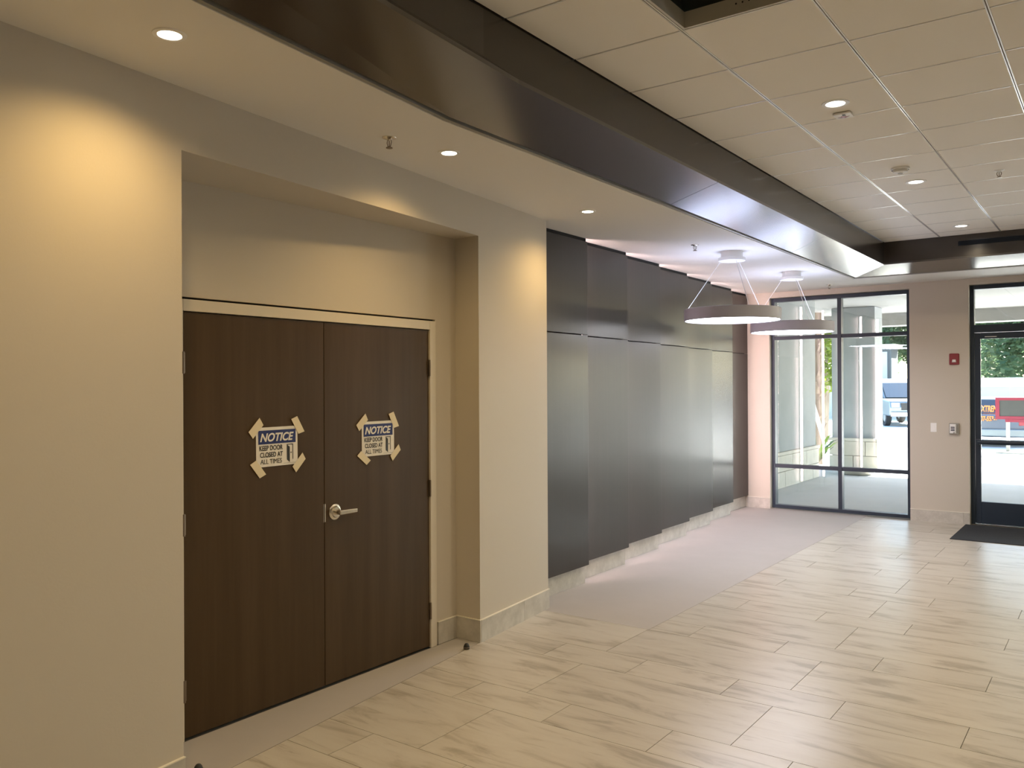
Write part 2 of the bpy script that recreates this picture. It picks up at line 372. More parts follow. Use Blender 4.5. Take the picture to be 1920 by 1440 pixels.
# soffit edge: grey strip paints the shaded drywall edge, black strip the gap's shade
def edge(a, b, n):
    a, b, n = Vector(a), Vector(b), Vector(n).normalized()
    MB().prism([tuple(a), tuple(b), tuple(b+n*.022), tuple(a+n*.022)], ZS+.004, ZS+.03).build('shaded_edge', M_STEEL, tr)
    MB().prism([tuple(a+n*.022), tuple(b+n*.022), tuple(b+n*.05), tuple(a+n*.05)], ZS+.034, ZS+.05).build('shadow_gap', M_DARK, tr)
for i in range(3): edge(OUT[i], OUT[i+1], (1, 0) if i != 1 else (1, SLOPE))
edge((-2.71, 10.93), (4.13, 10.93), (0, -1)); edge((4.13, 10.93), (4.13, -2.17), (-1, 0)); edge((-2.41, -2.17), (4.13, -2.17), (0, 1))

ceil = MB().box(-2.9, 4.3, -2.4, 11.1, 3.95, 4.0).build('ceiling', M_DUCT, kind='structure', label='suspended ceiling of square acoustic tiles on a white grid')
CW, RH = .5917, .593
XS = [-2.249+CW*i for i in range(11)]
YS = [3.63+RH*k for k in range(-9, 12)]+[10.46]
tcache = {}
for i in range(10):
    for k in range(len(YS)-1):
        x0, y0, y1 = XS[i], YS[k], YS[k+1]
        if i == 1 and abs(y1-3.63) < .01: continue          # the open bay
        h = round(y1-y0, 3)
        if h not in tcache:
            g = .0065; a, b = CW-g, h-g
            t = MB(); t.hexa([(g+.002, g+.002, .0), (a-.002, g+.002, .0), (a-.002, b-.002, .0), (g+.002, b-.002, .0)], [(g, g, .016), (a, g, .016), (a, b, .016), (g, b, .016)])
            tcache[h] = t.build('ceiling_tile', M_CTILE, ceil); tcache[h].location = (x0, y0, ZC)
        else: part(tcache[h], ceil, (x0, y0, ZC))
for x in XS[1:-1]:
    MB().box(x-.0085, x-.0025, YS[0], 10.46, ZC-.003, ZC+.02).build('main_tee', M_TEE, ceil)
    MB().box(x+.0025, x+.0085, YS[0], 10.46, ZC-.003, ZC+.02).build('main_tee', M_TEE, ceil)
    MB().box(x-.0025, x+.0025, YS[0], 10.46, ZC+.004, ZC+.02).build('tee_slot', M_TEEGAP, ceil)
for y in YS[1:-1]:
    for i in range(10):
        MB().box(XS[i]+.0105, XS[i+1]-.0105, y-.002, y+.0035, ZC-.001, ZC+.02).build('cross_tee', M_TEE, ceil)
        MB().box(XS[i]+.0105, XS[i+1]-.0105, y-.0045, y-.002, ZC+.004, ZC+.02).build('tee_slot', M_TEEGAP, ceil)
# open bay lined with a perforated metal frame
ob = empty('open_ceiling_bay', (XS[1], 3.63-RH, ZC), label='open dark ceiling bay lined with a grey metal frame', cat='ceiling opening')
A, B = CW-.0105, RH-.008; H_ = .075
MB().box(.0105, A, B-.012, B, 0, H_).build('frame_side', M_BAY, ob); MB().box(.0105, A, .01, .022, 0, H_).build('frame_side', M_BAY, ob)
MB().box(.0105, .022, .022, B-.012, 0, H_).build('frame_side', M_BAY, ob); MB().box(A-.012, A, .022, B-.012, 0, H_).build('frame_side', M_BAY, ob)
MB().box(.0, CW, .0, RH, H_+.30, H_+.31).box(-.01, 0, -.01, RH+.01, H_, H_+.31).box(CW, CW+.01, -.01, RH+.01, H_, H_+.31).box(0, CW, -.01, 0, H_, H_+.31).box(0, CW, RH, RH+.01, H_, H_+.31).build('light_block', M_DUCT, ob)  # added closed dark box, keeps stray light out of the bay
for dx in (.27, .30, .33, .37): MB().lathe([(0, -.001), (.004, -.001), (.004, .001)], (dx, B-.0125, .045), 8, 'Y').build('screw_hole', M_DARK, ob)

# slot grille let into the far fascia
gr = empty('slot_grille', (-1.475, 10.458, 3.30), label='long dark slot air grille on the far fascia under the tile ceiling', cat='air grille')
MB().box(0, 1.6, -.004, 0, 0, .052).build('backing', M_DARK, gr)
for k in range(5): MB().box(0, 1.6, -.010, -.004, .004+k*.011, .008+k*.011).build('slat', M_ALU, gr)

# ------------------------------------------------------------------ downlights and ceiling devices
def downlight(loc, r, lens, watts, colr, label, group, spot=150, blend=1.0):
    e = empty('recessed_downlight', loc, label=label, cat='downlight', group=group)
    MB().lathe([(r*.80, -.001), (r*.84, -.005), (r*1.16, -.004), (r*1.2, 0.002)], n=32).build('trim_ring', M_WHITE, e)
    MB().lathe([(.0001, -.0035), (r*.5, -.0032), (r*.82, -.002)], n=32).build('lens', lens, e)
    ld = bpy.data.lights.new('lamp', 'SPOT'); ld.energy = watts; ld.color = colr; ld.spot_size = math.radians(spot); ld.spot_blend = blend; ld.shadow_soft_size = r*.4
    lo = bpy.data.objects.new('lamp', ld); COL.objects.link(lo); lo.parent = e; lo.location = (0, 0, -.03)
    return e
for (x, y), lb in [((-2.856, 1.761), 'warm soffit downlight nearest the camera, above the left wall'), ((-3.052, 3.589), 'warm soffit downlight above the double door, beside a sprinkler'),
                   ((-3.248, 5.423), 'warm soffit downlight where the greige wall meets the dark panels'), ((-2.66, -.07), 'assumed warm soffit downlight added beyond the left edge of the view'), ((-2.46, -1.9), 'assumed warm soffit downlight added at the back of the lobby')]:  # last two are unseen, added to light the room
    downlight((x, y, ZS), .052, M_EWARM, P_SOFFIT, WARM, lb, 'soffit downlights')
for i, y in enumerate((5.11, 7.484, 9.857, 2.145)):  # the last one is unseen, added for its light
    downlight((-1.361, y, ZC), .066, M_EWARM2, P_CEIL, WARM2, ['tile-ceiling downlight beside the small white tag', 'tile-ceiling downlight just beyond the round smoke detector', 'farthest tile-ceiling downlight, next to the far fascia', 'assumed tile-ceiling downlight added above the top edge of the view'][i], 'tile ceiling downlights', 160, 1.0)
for i, y in enumerate((2.145, 5.11, 7.484, 9.857)):  # unseen row, guessed and added to fill the room with light
    for x in (1.006,): downlight((x, y, ZC), .066, M_EWARM2, P_CEIL, WARM2, 'assumed tile-ceiling downlight added out of view to the right, %s' % ['nearest', 'second', 'third', 'farthest'][i], 'tile ceiling downlights', 160, 1.0)

def sprinkler(loc, label, k=1.0):
    e = empty('fire_sprinkler', loc, label=label, cat='sprinkler', group='fire sprinklers')
    MB().lathe([(.0001, -.012), (.012, -.012), (.018, -.006), (.036, -.003), (.038, .001)], n=20).build('escutcheon', M_WHITE if k < 1 else M_CHROME, e)
    a = MB()
    for sx in (-1, 1): a.tube([(sx*.010, 0, -.010), (sx*.016, 0, -.025), (sx*.011, 0, -.042), (0, 0, -.052)], .0028, 6)
    a.tube([(0, 0, -.01), (0, 0, -.05)], .0025, 6); a.build('frame_arms', M_BRONZE, e)
    MB().lathe([(.0001, -.052), (.017, -.052), (.018, -.056), (.0001, -.057)], n=16).build('deflector', M_BRONZE, e)
sprinkler((-3.12, 3.183, ZS), 'fire sprinkler in the soffit above the double door')
sprinkler((-3.228, 7.33, ZS), 'fire sprinkler in the soffit beside the nearer pendant canopy')
sprinkler((-3.115, 11.354, ZS), 'small fire sprinkler in the soffit just above the window')
sprinkler((-.769, 7.484, ZC), 'white-ringed fire sprinkler in the tile ceiling', .9)
sd = empty('smoke_detector', (-1.37, 6.935, ZC), label='round white smoke detector on the tile ceiling', cat='smoke detector')
MB().lathe([(.066, 0), (.068, -.012), (.062, -.018)], n=28).build('base', M_WHITE, sd)
MB().lathe([(.056, -.016), (.052, -.034), (.03, -.042), (.0001, -.043)], n=28).build('cover', M_WHITE, sd)
MB().lathe([(.018, -.0425), (.018, -.045), (.0001, -.045)], n=16).build('sensor', M_STEEL, sd)
tg = empty('ceiling_tag', (-1.374, 5.335, ZC-.004), label='small square white tag with a red mark beside a downlight', cat='tag')
MB().box(-.05, .05, -.05, .05, -.012, 0).build('plate', M_WHITE, tg, bev=.002)
MB().prism([(-.034, .012), (.0, .038), (.034, .012), (.012, .012), (.012, -.010), (-.012, -.010), (-.012, .012)], -.0135, -.012).build('red_mark', M_RED, tg)
MB().prism([(.0, -.012), (.018, -.012), (.018, -.036), (.0, -.036)], -.0135, -.012).build('dark_mark', M_BLACK, tg)

# ------------------------------------------------------------------ ring pendants
def pendant(x, y, zb, label):
    e = empty('ring_pendant', (x, y, zb), label=label, cat='pendant lamp', group='disc pendants by the window')
    R, H = .465, .115; zc = ZS-zb
    MB().lathe([(R-.012, .012), (R-.012, .002), (R-.004, 0), (R, .004), (R, H-.004), (R-.004, H), (R-.014, H), (R-.014, H-.012)], n=72).build('drum', M_PENDMETAL, e)
    MB().lathe([(.0001, .010), (R-.011, .010)], n=72).build('diffuser', M_EPEND, e)
    MB().lathe([(.0001, H-.014), (R-.013, H-.014)], n=72).build('top_diffuser', M_EPUP, e)
    c = MB(); c.lathe([(.0001, zc-.092), (.128, zc-.092), (.130, zc-.088), (.130, zc-.066), (.128, zc-.062), (.105, zc-.062), (.105, zc)], n=40).build('canopy', M_WHITE, e)
    for k in range(3):
        a = math.radians(191+120*k)
        MB().tube([(.11*math.cos(a), .11*math.sin(a), zc-.09), ((R-.01)*math.cos(a), (R-.01)*math.sin(a), H-.005)], .0028, 6).build('cable', M_WHITE, e)
pendant(-3.107, 7.935, 2.395, 'nearer round disc pendant with white glowing underside')
pendant(-3.112, 9.789, 2.37, 'farther round disc pendant, overlapping the window')

# ------------------------------------------------------------------ shingled dark wall panels with light strips
wp = empty('wall_panelling', (-4.0, 5.53, 0), label='stepped dark wood wall panels with stone plinth and hidden light strips', cat='wall panelling')
ox, oy = 4.0, -5.53
for i in range(7):
    fx = -3.85-.09*i; y1 = 6.42+.914*i; y0 = 5.535 if i == 0 else y1-.914-.10
    if i == 6: y1 = YW-.075+.07
    for z0, z1, nm in ((.167, 2.210, 'lower_panel'), (2.216, 3.045, 'upper_panel')):
        MB().box(fx-.022+ox, fx+ox, y0+oy, y1+oy, z0, z1).build(nm, M_PANEL, wp, bev=.0035)
    MB().box(fx-.10+ox, fx-.042+ox, y0+oy, y1-.004+oy, 0, .175).build('plinth_tile', M_MARBLE, wp)
    MB().box(fx-.070+ox, fx-.024+ox, y0+oy+.02, y1-.065+oy, .176, 3.05).build('backing_board', M_DARK, wp)
    MB().box(fx-.06+ox, fx-.012+ox, y0+oy, y1-.01+oy, 3.046, ZS-.001).build('shadow_gap', M_DARK, wp)
    if i < 6:
        MB().box(fx-.074+ox, fx-.030+ox, y1-.062+oy, y1-.054+oy, .185, 3.045).build('light_strip', M_ELED, wp)

# ------------------------------------------------------------------ double door
d1 = empty('door_1', (DX, 3.314, 0), kind='structure', label='dark walnut double door in a painted metal frame')
def yl(y): return y-3.314
for a, b in ((2.338, 2.396), (4.233, 4.292)): MB().box(-.12, .012, yl(a), yl(b), 0, 2.205).build('door_jamb', M_FRAME, d1, bev=.002)
MB().box(-.12, .012, yl(2.396), yl(4.233), 2.146, 2.205).build('door_head', M_FRAME, d1, bev=.002)
MB().box(-.20, -.03, yl(2.325), yl(2.337), 0, 2.217).box(-.20, -.03, yl(4.293), yl(4.305), 0, 2.217).box(-.20, -.03, yl(2.337), yl(4.293), 2.206, 2.218).build('frame_reveal', M_DARK, d1)  # black filler paints the shadow line around the frame
MB().box(-.20, -.06, yl(2.396), yl(4.233), 0, 2.146).build('door_backing', M_DARK, d1)
LW = .9135
lv = []
for y0, y1 in ((2.399, 3.3115), (3.3155, 4.230)):
    l = MB().box(-.045, 0, yl(y0), yl(y1), .010, 2.142).build('door_leaf', M_DOORWOOD, d1, bev=.0015); lv.append(l)
    s_ = -1 if y0 < 3 else 1; yh = yl(2.3975) if y0 < 3 else yl(4.2315)
    for z in (1.887, 1.076, .248):
        h = MB(); h.lathe([(.0001, -.055), (.0075, -.055), (.0075, .055), (.0001, .055)], (.009, yh, z), 10)
        h.box(.0005, .0022, yh-.016, yh+.016, z-.05, z+.05); h.build('hinge', M_BRONZE, l)
# lever set on the right leaf, strike on the left
hx, hy, hz = 0.0, yl(3.392), 1.020
rl = lv[1]
MB().lathe([(.0001, .0), (.047, .0), (.047, .005), (.040, .010), (.034, .011), (.030, .018), (.0001, .019)], (hx, hy, hz), 32, 'X').build('rose', M_CHROME, rl)
MB().lathe([(.0001, .018), (.016, .018), (.014, .05), (.0001, .055)], (hx, hy, hz), 20, 'X').build('spindle', M_CHROME, rl)
lev = MB(); lev.hexa([(.040, hy-.012, hz-.014), (.062, hy-.012, hz-.014), (.066, hy+.125, hz-.012), (.050, hy+.125, hz-.012)],
                     [(.040, hy-.012, hz+.014), (.062, hy-.012, hz+.014), (.066, hy+.125, hz+.012), (.050, hy+.125, hz+.012)])
lev.build('lever', M_CHROME, rl, bev=.005)
MB().box(-.004, .0012, yl(3.3155), yl(3.3225), .968, 1.075).build('latch_plate', M_CHROME, rl)
MB().box(-.004, .0010, yl(3.3045), yl(3.3115), .968, 1.075).build('strike_plate', M_BRONZE, lv[0])

# taped notices
def notice(yc, zc, tilt, label, tapes):
    e = empty('notice_sign', (DX+.0012, yc, zc), (math.pi/2, 0, math.pi/2), label=label, cat='sign', group='notices taped to the double door')
    e.rotation_euler = (Matrix.Rotation(math.pi/2, 3, 'Z') @ Matrix.Rotation(math.pi/2, 3, 'X') @ Matrix.Rotation(tilt, 3, 'Z')).to_euler()
    w, h = .140, .108
    s_ = MB(); n = 8
    v = []; f = []
    for j in range(2):
        for i in range(n+1): v.append((-w+2*w*i/n, (-h, h)[j], .0012+.0020*abs(math.sin(i*1.3))))
    f = [(i, i+1, n+1+i+1, n+1+i) for i in range(n)]
    s_.add(v, f, True); v2 = [(x, y, z-.0008) for x, y, z in v]; s_.add(v2, [t[::-1] for t in f], True); s_.build('paper_sheet', M_PAPER, e)
    zt = .0040
    MB().box(-w+.014, w-.014, h-.092, h-.017, .0030, zt).build('blue_header', M_BLUE, e)
    text('heading', 'NOTICE', .062, (-w+.024, h-.077, zt+.0004), M_PAPER, e, shear=.28, bold=.0018, width=.228)
    for k, (t, wd) in enumerate((('KEEP DOOR', .156), ('CLOSED AT', .152), ('ALL TIMES', .143))):
        text('message_line', t, .037, (-w+.020+(0, .004, .006)[k], h-.126-k*.037, zt), M_BLACK, e, bold=(.0007, .0007, 0)[k], width=wd)
    x0, y0 = .064, -h+.026
    MB().prism([(x0, y0+.090), (x0+.044, y0+.090), (x0+.044, y0+.004), (x0+.040, y0+.004), (x0+.040, y0+.086), (x0, y0+.086)], zt-.0006, zt).build('doorway_outline', M_BLACK, e)
    MB().prism([(x0, y0+.088), (x0+.020, y0+.074), (x0+.020, y0-.012), (x0, y0+.003)], zt-.0004, zt+.0003).build('open_door_pictogram', M_BLACK, e)
    MB().lathe([(.0001, .0005), (.004, .0005), (.004, 0)], (x0+.029, y0+.042, zt-.0004), 8).build('knob_dot', M_BLACK, e)
    MB().box(x0-.022, x0+.060, y0-.0165, y0-.0148, zt-.0006, zt-.0002).build('fine_print', M_STEEL, e)
    for cx, cy, ang, ln, wd in tapes:
        c, s2 = math.cos(ang), math.sin(ang); pts = []
        for a, b in ((-ln/2, -wd/2), (ln/2-.006, -wd/2), (ln/2+.006, wd/2), (-ln/2+.008, wd/2)): pts.append((cx+a*c-b*s2, cy+a*s2+b*c))
        MB().prism(pts, .0045, .0052).build('tape_strip', M_TAPE, e)
R_ = math.radians
notice(2.974, 1.435, R_(0.4), 'blue-headed keep door closed notice on the left door leaf', [(-.142, .104, R_(46), .105, .046), (.141, .112, R_(-60), .105, .044), (-.132, -.116, R_(-52), .105, .044), (.148, -.104, R_(46), .105, .042)])
notice(3.752, 1.438, R_(0.2), 'blue-headed keep door closed notice on the right leaf above the lever', [(-.140, .104, R_(42), .105, .044), (.136, .112, R_(-63), .108, .046), (-.128, -.114, R_(-38), .105, .042), (.150, -.102, R_(42), .105, .040)])

def doorstop(x, y, label):
    e = empty('door_stop', (x, y, 0), label=label, cat='door stop', group='dome door stops')
    MB().lathe([(.0001, .006), (.024, .006), (.024, 0)], n=20).build('base_plate', M_CHROME, e)
    MB().lathe([(.019, .005), (.020, .018), (.017, .032), (.010, .041), (.0001, .044)], n=20).build('rubber_dome', M_RUBBER, e)
    MB().lathe([(.0212, .014), (.0222, .017), (.0212, .020)], n=20).build('metal_band', M_BRONZE, e)
doorstop(-3.557, 4.338, 'small dark dome door stop on the floor by the right jamb')
doorstop(-3.42, 2.238, 'small dome door stop at the bottom edge before the left door leaf')

# ------------------------------------------------------------------ windows and the glass entry door
def bar(parent, name, x0, x1, z0, z1, y0=11.88, y1=11.99, m_=None): return MB().box(x0, x1, y0, y1, z0, z1).build(name, m_ or M_ALU, parent, bev=.003)
def window(name, x0, x1, label):
    w = empty(name, ((x0+x1)/2, 11.93, 0), kind='structure', label=label); w.location = (0, 0, 0)
    xm = (x0+x1)/2+.02
    bar(w, 'frame_member', x0, x0+.045, .01, 2.995); bar(w, 'frame_member', x1-.045, x1, .01, 2.995)
    bar(w, 'frame_member', x0+.045, x1-.045, .01, .055); bar(w, 'frame_member', x0+.045, x1-.045, 2.945, 2.995)
    bar(w, 'mullion', xm-.026, xm+.026, .055, 2.945)
    for a, b in ((x0+.045, xm-.026), (xm+.026, x1-.045)):
        for z in (.607, 2.43): bar(w, 'transom', a, b, z-.025, z+.025, 11.89, 11.985)
        for z0, z1 in ((.055, .582), (.632, 2.405), (2.455, 2.945)):
            MB().box(a, b, 11.954, 11.960, z0, z1).build('pane', M_GLASS, w)
window('window_1', -4.068, -2.237, 'dark framed six pane shop window beyond the pendants')
window('window_2', 1.052, 2.878, 'dark framed six pane shop window right of the entrance')
d2 = empty('door_2', kind='structure', label='dark framed glass entrance door with transom light')
X0, X1 = -1.548, .358
bar(d2, 'frame_member', X0, X0+.045, 0, 2.995); bar(d2, 'frame_member', X1-.045, X1, 0, 2.995)
bar(d2, 'frame_member', X0+.045, X1-.045, 2.945, 2.995); bar(d2, 'frame_member', X0+.045, X1-.045, 2.405, 2.50)
MB().box(X0+.045, X1-.045, 11.934, 11.940, 2.50, 2.945).build('pane', M_GLASS, d2)
MB().box(X0+.01, X1-.01, 11.84, 12.02, 0, .012).build('threshold', M_CHROME, d2)
for k, (a, b) in enumerate(((X0+.048, -.597), (-.593, X1-.048))):
    l = MB().box(a, a+.062, 11.90, 11.95, .016, 2.40).box(b-.062, b, 11.90, 11.95, .016, 2.40).box(a+.062, b-.062, 11.90, 11.95, .016, .290).box(a+.062, b-.062, 11.90, 11.95, 2.325, 2.40).build('door_leaf', M_ALU, d2, bev=.003)
    MB().box(a+.062, b-.062, 11.922, 11.928, .290, 2.325).build('glass_pane', M_GLASS, l)
    pb = MB(); pb.tube([(a+.03, 11.86, 1.036), (b-.03, 11.86, 1.036)], .028, 10); pb.box(a+.01, a+.05, 11.85, 11.90, 1.0, 1.07).box(b-.05, b-.01, 11.85, 11.90, 1.0, 1.07)
    pb.build('push_bar', M_ALU, l)
    if k == 0: MB().box(a+.11, a+.24, 11.895, 11.90, 2.345, 2.353).build('maker_label', M_WHITE, l)
mt = MB().box(-1.60, .40, 10.605, 11.78, 0, .010).build('entry_mat', M_MAT, bev=.003, label='dark entry mat lying before the glass door', cat='mat')

# wall devices on the pier
st = empty('fire_strobe', (-1.716, YW, 2.075), label='small red fire alarm strobe on the pier beside the glass door', cat='fire alarm')
MB().box(-.057, .057, -.020, 0, -.071, .071).build('housing', M_RED, st, bev=.010)
MB().hexa([(-.026, -.020, -.040), (.026, -.020, -.040), (.020, -.020, -.004), (-.020, -.020, -.004)], [(-.020, -.042, -.034), (.020, -.042, -.034), (.015, -.040, -.010), (-.015, -.040, -.010)]).build('strobe_lens', M_WHITE, st)
sw = empty('light_switch', (-1.957, YW, 1.209), label='plain white wall switch plate on the pier', cat='switch')
MB().box(-.035, .035, -.006, 0, -.058, .058).build('cover_plate', M_WHITE, sw, bev=.003)
MB().box(-.016, .016, -.010, -.006, -.033, .033).build('rocker', M_WHITE, sw, bev=.002)
kp = empty('door_control_box', (-1.720, YW, 1.200), label='grey metal door control box on the pier right of the white switch', cat='control box')
MB().box(-.056, .056, -.030, 0, -.068, .068).build('box_body', M_STEEL, kp, bev=.004)
MB().box(-.048, .020, -.034, -.030, -.058, .058).build('cover', M_WHITE, kp, bev=.003)
for k in range(3): MB().box(-.036, .008, -.037, -.034, -.028+k*.02, -.016+k*.02).build('slot', M_ALU, kp)
MB().tube([(.036, -.034, -.050), (.036, -.034, .050)], .008, 8).build('conduit', M_STEEL, kp)
MB().lathe([(.0001, .008), (.008, .008), (.008, 0)], (.0, -.042, -.050), 10, 'Y').build('lock', M_BLACK, kp)

# ------------------------------------------------------------------ outside
MB().box(-60, 40, 12.1, 90, -.25, -.02).build('ground_outside', M_CONC, kind='structure', label='pale concrete forecourt and car park outside')
MB().box(-9, 9, 12.11, 20.4, 3.38, 3.70).box(-9, 9, 20.4, 20.9, 3.10, 3.95).build('canopy_roof', M_CANOPY, kind='structure', label='stucco entrance canopy over the forecourt')

def blocks(parent, p, d, L, h, courses, bl, n, z0=-.02, t=.05):
    """courses of stone blocks on a face: p start, d direction, n outward normal"""
    p, d, n = Vector(p), Vector(d), Vector(n); ch = h/courses
    for c in range(courses):
        s_ = -(bl/2 if c % 2 else 0)
        while s_ < L-.01:
            a, b = max(s_, 0)+.006, min(s_+bl, L)-.006
            if b-a > .03:
                P = [p+d*a, p+d*b, p+d*b+n*t, p+d*a+n*t]
                MB().prism([tuple(x) for x in P], z0+c*ch+.006, z0+(c+1)*ch-.004).build('stone_block', M_BLOCK, parent)
            s_ += bl
ow = MB().box(-5.10, -4.80, 12.11, 16.50, -.02, 3.37).build('wing_wall', M_STUCCO, label='grey stucco wing wall with stone block base outside the window', cat='wall')
blocks(ow, (-4.80, 12.15), (0, 1), 4.36, .56, 2, .80, (1, 0)); blocks(ow, (-5.10, 16.50), (1, 0), .35, .56, 2, .8, (0, 1))
MB().box(-5.12, -4.74, 12.12, 16.56, .545, .60).build('sill_cap', M_BLOCK, ow)
cl = MB().box(-4.98, -4.12, 18.30, 18.95, -.02, 3.37).build('canopy_column', M_STUCCO, label='square stucco canopy column on a stone block base', cat='column')
blocks(cl, (-5.03, 18.30), (1, 0), .96, .60, 2, .48, (0, -1)); blocks(cl, (-4.12, 18.25), (0, 1), .75, .60, 2, .5, (1, 0))
MB().box(-5.06, -4.04, 18.22, 19.02, .585, .645).build('sill_cap', M_BLOCK, cl)

def leaves(mb, c, rad, n, size, seed):
    rnd = random.Random(seed)
    cl_ = [(Vector((rnd.uniform(-.9, .9)*rad[0], rnd.uniform(-.9, .9)*rad[1], rnd.uniform(-.9, .9)*rad[2])), rnd.uniform(.25, .55)) for _ in range(30)]
    for i in range(n):
        o, s_ = rnd.choice(cl_)
        v = Vector((rnd.gauss(0, 1), rnd.gauss(0, 1), rnd.gauss(0, 1))).normalized()*rnd.uniform(.55, 1)*s_
        q = Vector(c)+o+Vector((v.x*rad[0], v.y*rad[1], v.z*rad[2]))
        a = Vector((rnd.uniform(-1, 1), rnd.uniform(-1, 1), rnd.uniform(-.6, .6))).normalized(); b = a.orthogonal().normalized(); s2 = size*rnd.uniform(.6, 1.3)
        mb.add([q-a*s2, q+b*s2*.45, q+a*s2, q-b*s2*.45], [(0, 1, 2, 3)])
def tree(x, y, h, rad, label, seed, n=11000, m_=None, size=.22):
    e = empty('leafy_tree', (x, y, -.02), label=label, cat='tree', group='trees beyond the car park')
    t = MB(); t.tube([(0, 0, 0), (.1, .05, h*.3), (-.05, 0, h*.6), (.1, 0, h*.85)], .22, 8, .06)
    for k in range(4):
        a = k*1.7+seed; t.tube([(0, 0, h*(.35+.08*k)), (math.cos(a)*rad*.5, math.sin(a)*rad*.5, h*(.55+.08*k))], .09, 6, .03)
    t.build('trunk', M_BARK, e)
    c = MB(); leaves(c, (0, 0, h*.56), (rad*.8, rad*.8, h*.36), n, size, seed); c.build('foliage', m_ or M_LEAF, e, kind='stuff')
tree(-20, 55, 10.5, 3.4, 'leafy tree at the far left of the front row behind the white wall', 3)
tree(-12, 55, 10.5, 3.4, 'leafy tree behind the shed and the silver pickup', 6)
tree(-4, 55, 10.5, 3.4, 'leafy tree above the dark hatchback seen through the glass door', 9)
tree(4, 55, 10.5, 3.4, 'leafy tree to the right of the red framed board, out of view', 12)
tree(12, 55, 10.5, 3.4, 'leafy tree at the far right of the front row behind the wall', 15)
tree(-16, 64.5, 13, 3.4, 'taller tree in the back row, left of the shed', 40)
tree(-8, 64.5, 13, 3.4, 'taller tree in the back row between the pickup and the hatchback', 43)
tree(0, 64.5, 13, 3.4, 'taller tree in the back row behind the red framed board', 46)
tree(8, 64.5, 13, 3.4, 'taller tree at the right end of the back row', 49)
tree(-7.55, 26.5, 6.5, 1.7, 'bright lime green tree between the wing wall and the column', 23, 5000, M_LEAFY, .11)
# trunk, leaning pipe and shrub in the gap beside the wing wall
pt = empty('palm_tree', (-5.60, 19.3, -.02), label='shaggy brown palm trunk beside the wing wall', cat='tree')
tb = MB(); tb.lathe([(.20, 0), (.16, .4), (.14, 1.2), (.135, 2.2), (.15, 3.2), (.17, 4.2), (.001, 4.4)], n=14); tb.build('trunk', M_BARK, pt)
rnd = random.Random(4); bo = MB()
for k in range(60):
    a = rnd.uniform(0, 6.28); z = .7+k*.055; r = .135
    p0 = Vector((r*math.cos(a), r*math.sin(a), z)); p1 = p0+Vector((math.cos(a)*.10, math.sin(a)*.10, .16)); t = Vector((-math.sin(a), math.cos(a), 0))*.05
    bo.add([p0-t, p0+t, p1+t*.4, p1-t*.4], [(0, 1, 2, 3)])
bo.build('leaf_boots', M_BARK, pt, kind='stuff')
fr = MB()
for k in range(12):
    a = k*.55; pts = [Vector((math.cos(a)*t*1.6, math.sin(a)*t*1.6, 4.3+1.0*t-1.7*t*t)) for t in (0, .25, .5, .75, 1)]
    for i in range(4):
        s_ = Vector((-math.sin(a), math.cos(a), -.3))*(.28*(1-i/5)); q = Vector((-math.sin(a), math.cos(a), .3))*(.28*(1-i/5))
        fr.add([pts[i]-s_*.9, pts[i], pts[i+1], pts[i+1]-s_*.7], [(0, 1, 2, 3)]); fr.add([pts[i]+q*.9, pts[i], pts[i+1], pts[i+1]+q*.7], [(0, 1, 2, 3)])
fr.build('fronds', M_LEAF, pt)
MB().tube([(-5.50, 18.05, 2.05), (-5.02, 18.02, .42)], .045, 10).build('leaning_pipe', M_PIPE, label='white pipe leaning beside the palm trunk', cat='pipe')
sh = empty('leafy_shrub', (-5.12, 17.45, -.02), label='low strap-leaved shrub at the foot of the palm', cat='shrub')
for k in range(16):
    a = k*2.399; L = .75+.65*((k*7) % 5)/5; b = MB(); pr = None
    for i in range(5):
        t = i/4; c = Vector((math.cos(a)*L*.7*t, math.sin(a)*L*.7*t, L*1.5*t-L*.75*t*t)); w = Vector((-math.sin(a), math.cos(a), 0))*.045*math.sin(math.pi*(.12+.86*t))
        cur = (c-w, c+w)
        if pr: b.add([pr[0], pr[1], cur[1], cur[0]], [(0, 1, 2, 3)])
        pr = cur
    b.build('leaf', M_LIME if k % 3 else M_LEAF, sh)
pot = MB(); pot.lathe([(.0001, 0), (.26, 0), (.34, .05), (.36, .10), (.30, .10), (.0001, .085)], (-4.30, 17.45, -.02), 28); pot.build('shallow_bowl', M_BLOCK, label='shallow stone bowl on the ground before the column', cat='bowl')

# white boundary wall, shed behind it
bw = MB().box(-40, 25, 46, 46.3, -.02, 1.62).build('boundary_wall', M_WALLW, label='long low white boundary wall across the car park', cat='wall')
MB().box(-40, 25, 45.90, 46.40, 1.62, 2.06).build('coping', M_COPING, bw)  # made tall and white to paint the sunlit wall top
sd_ = empty('garden_shed', (-11.3, 48.4, 0), label='blue-grey shed behind the white wall', cat='shed')
MB().box(-1.4, 1.4, -.8, .8, -.02, 3.7).build('walls', M_SHED, sd_)
MB().prism([(-1.6, -1.0), (1.6, -1.0), (1.6, 1.0), (-1.6, 1.0)], 3.7, 3.9).build('roof', M_STEEL, sd_)
for k in range(3): MB().box(-1.2+k*.85, -.5+k*.85, -.84, -.8, 1.9, 3.5).build('panel', M_STUCCO, sd_)

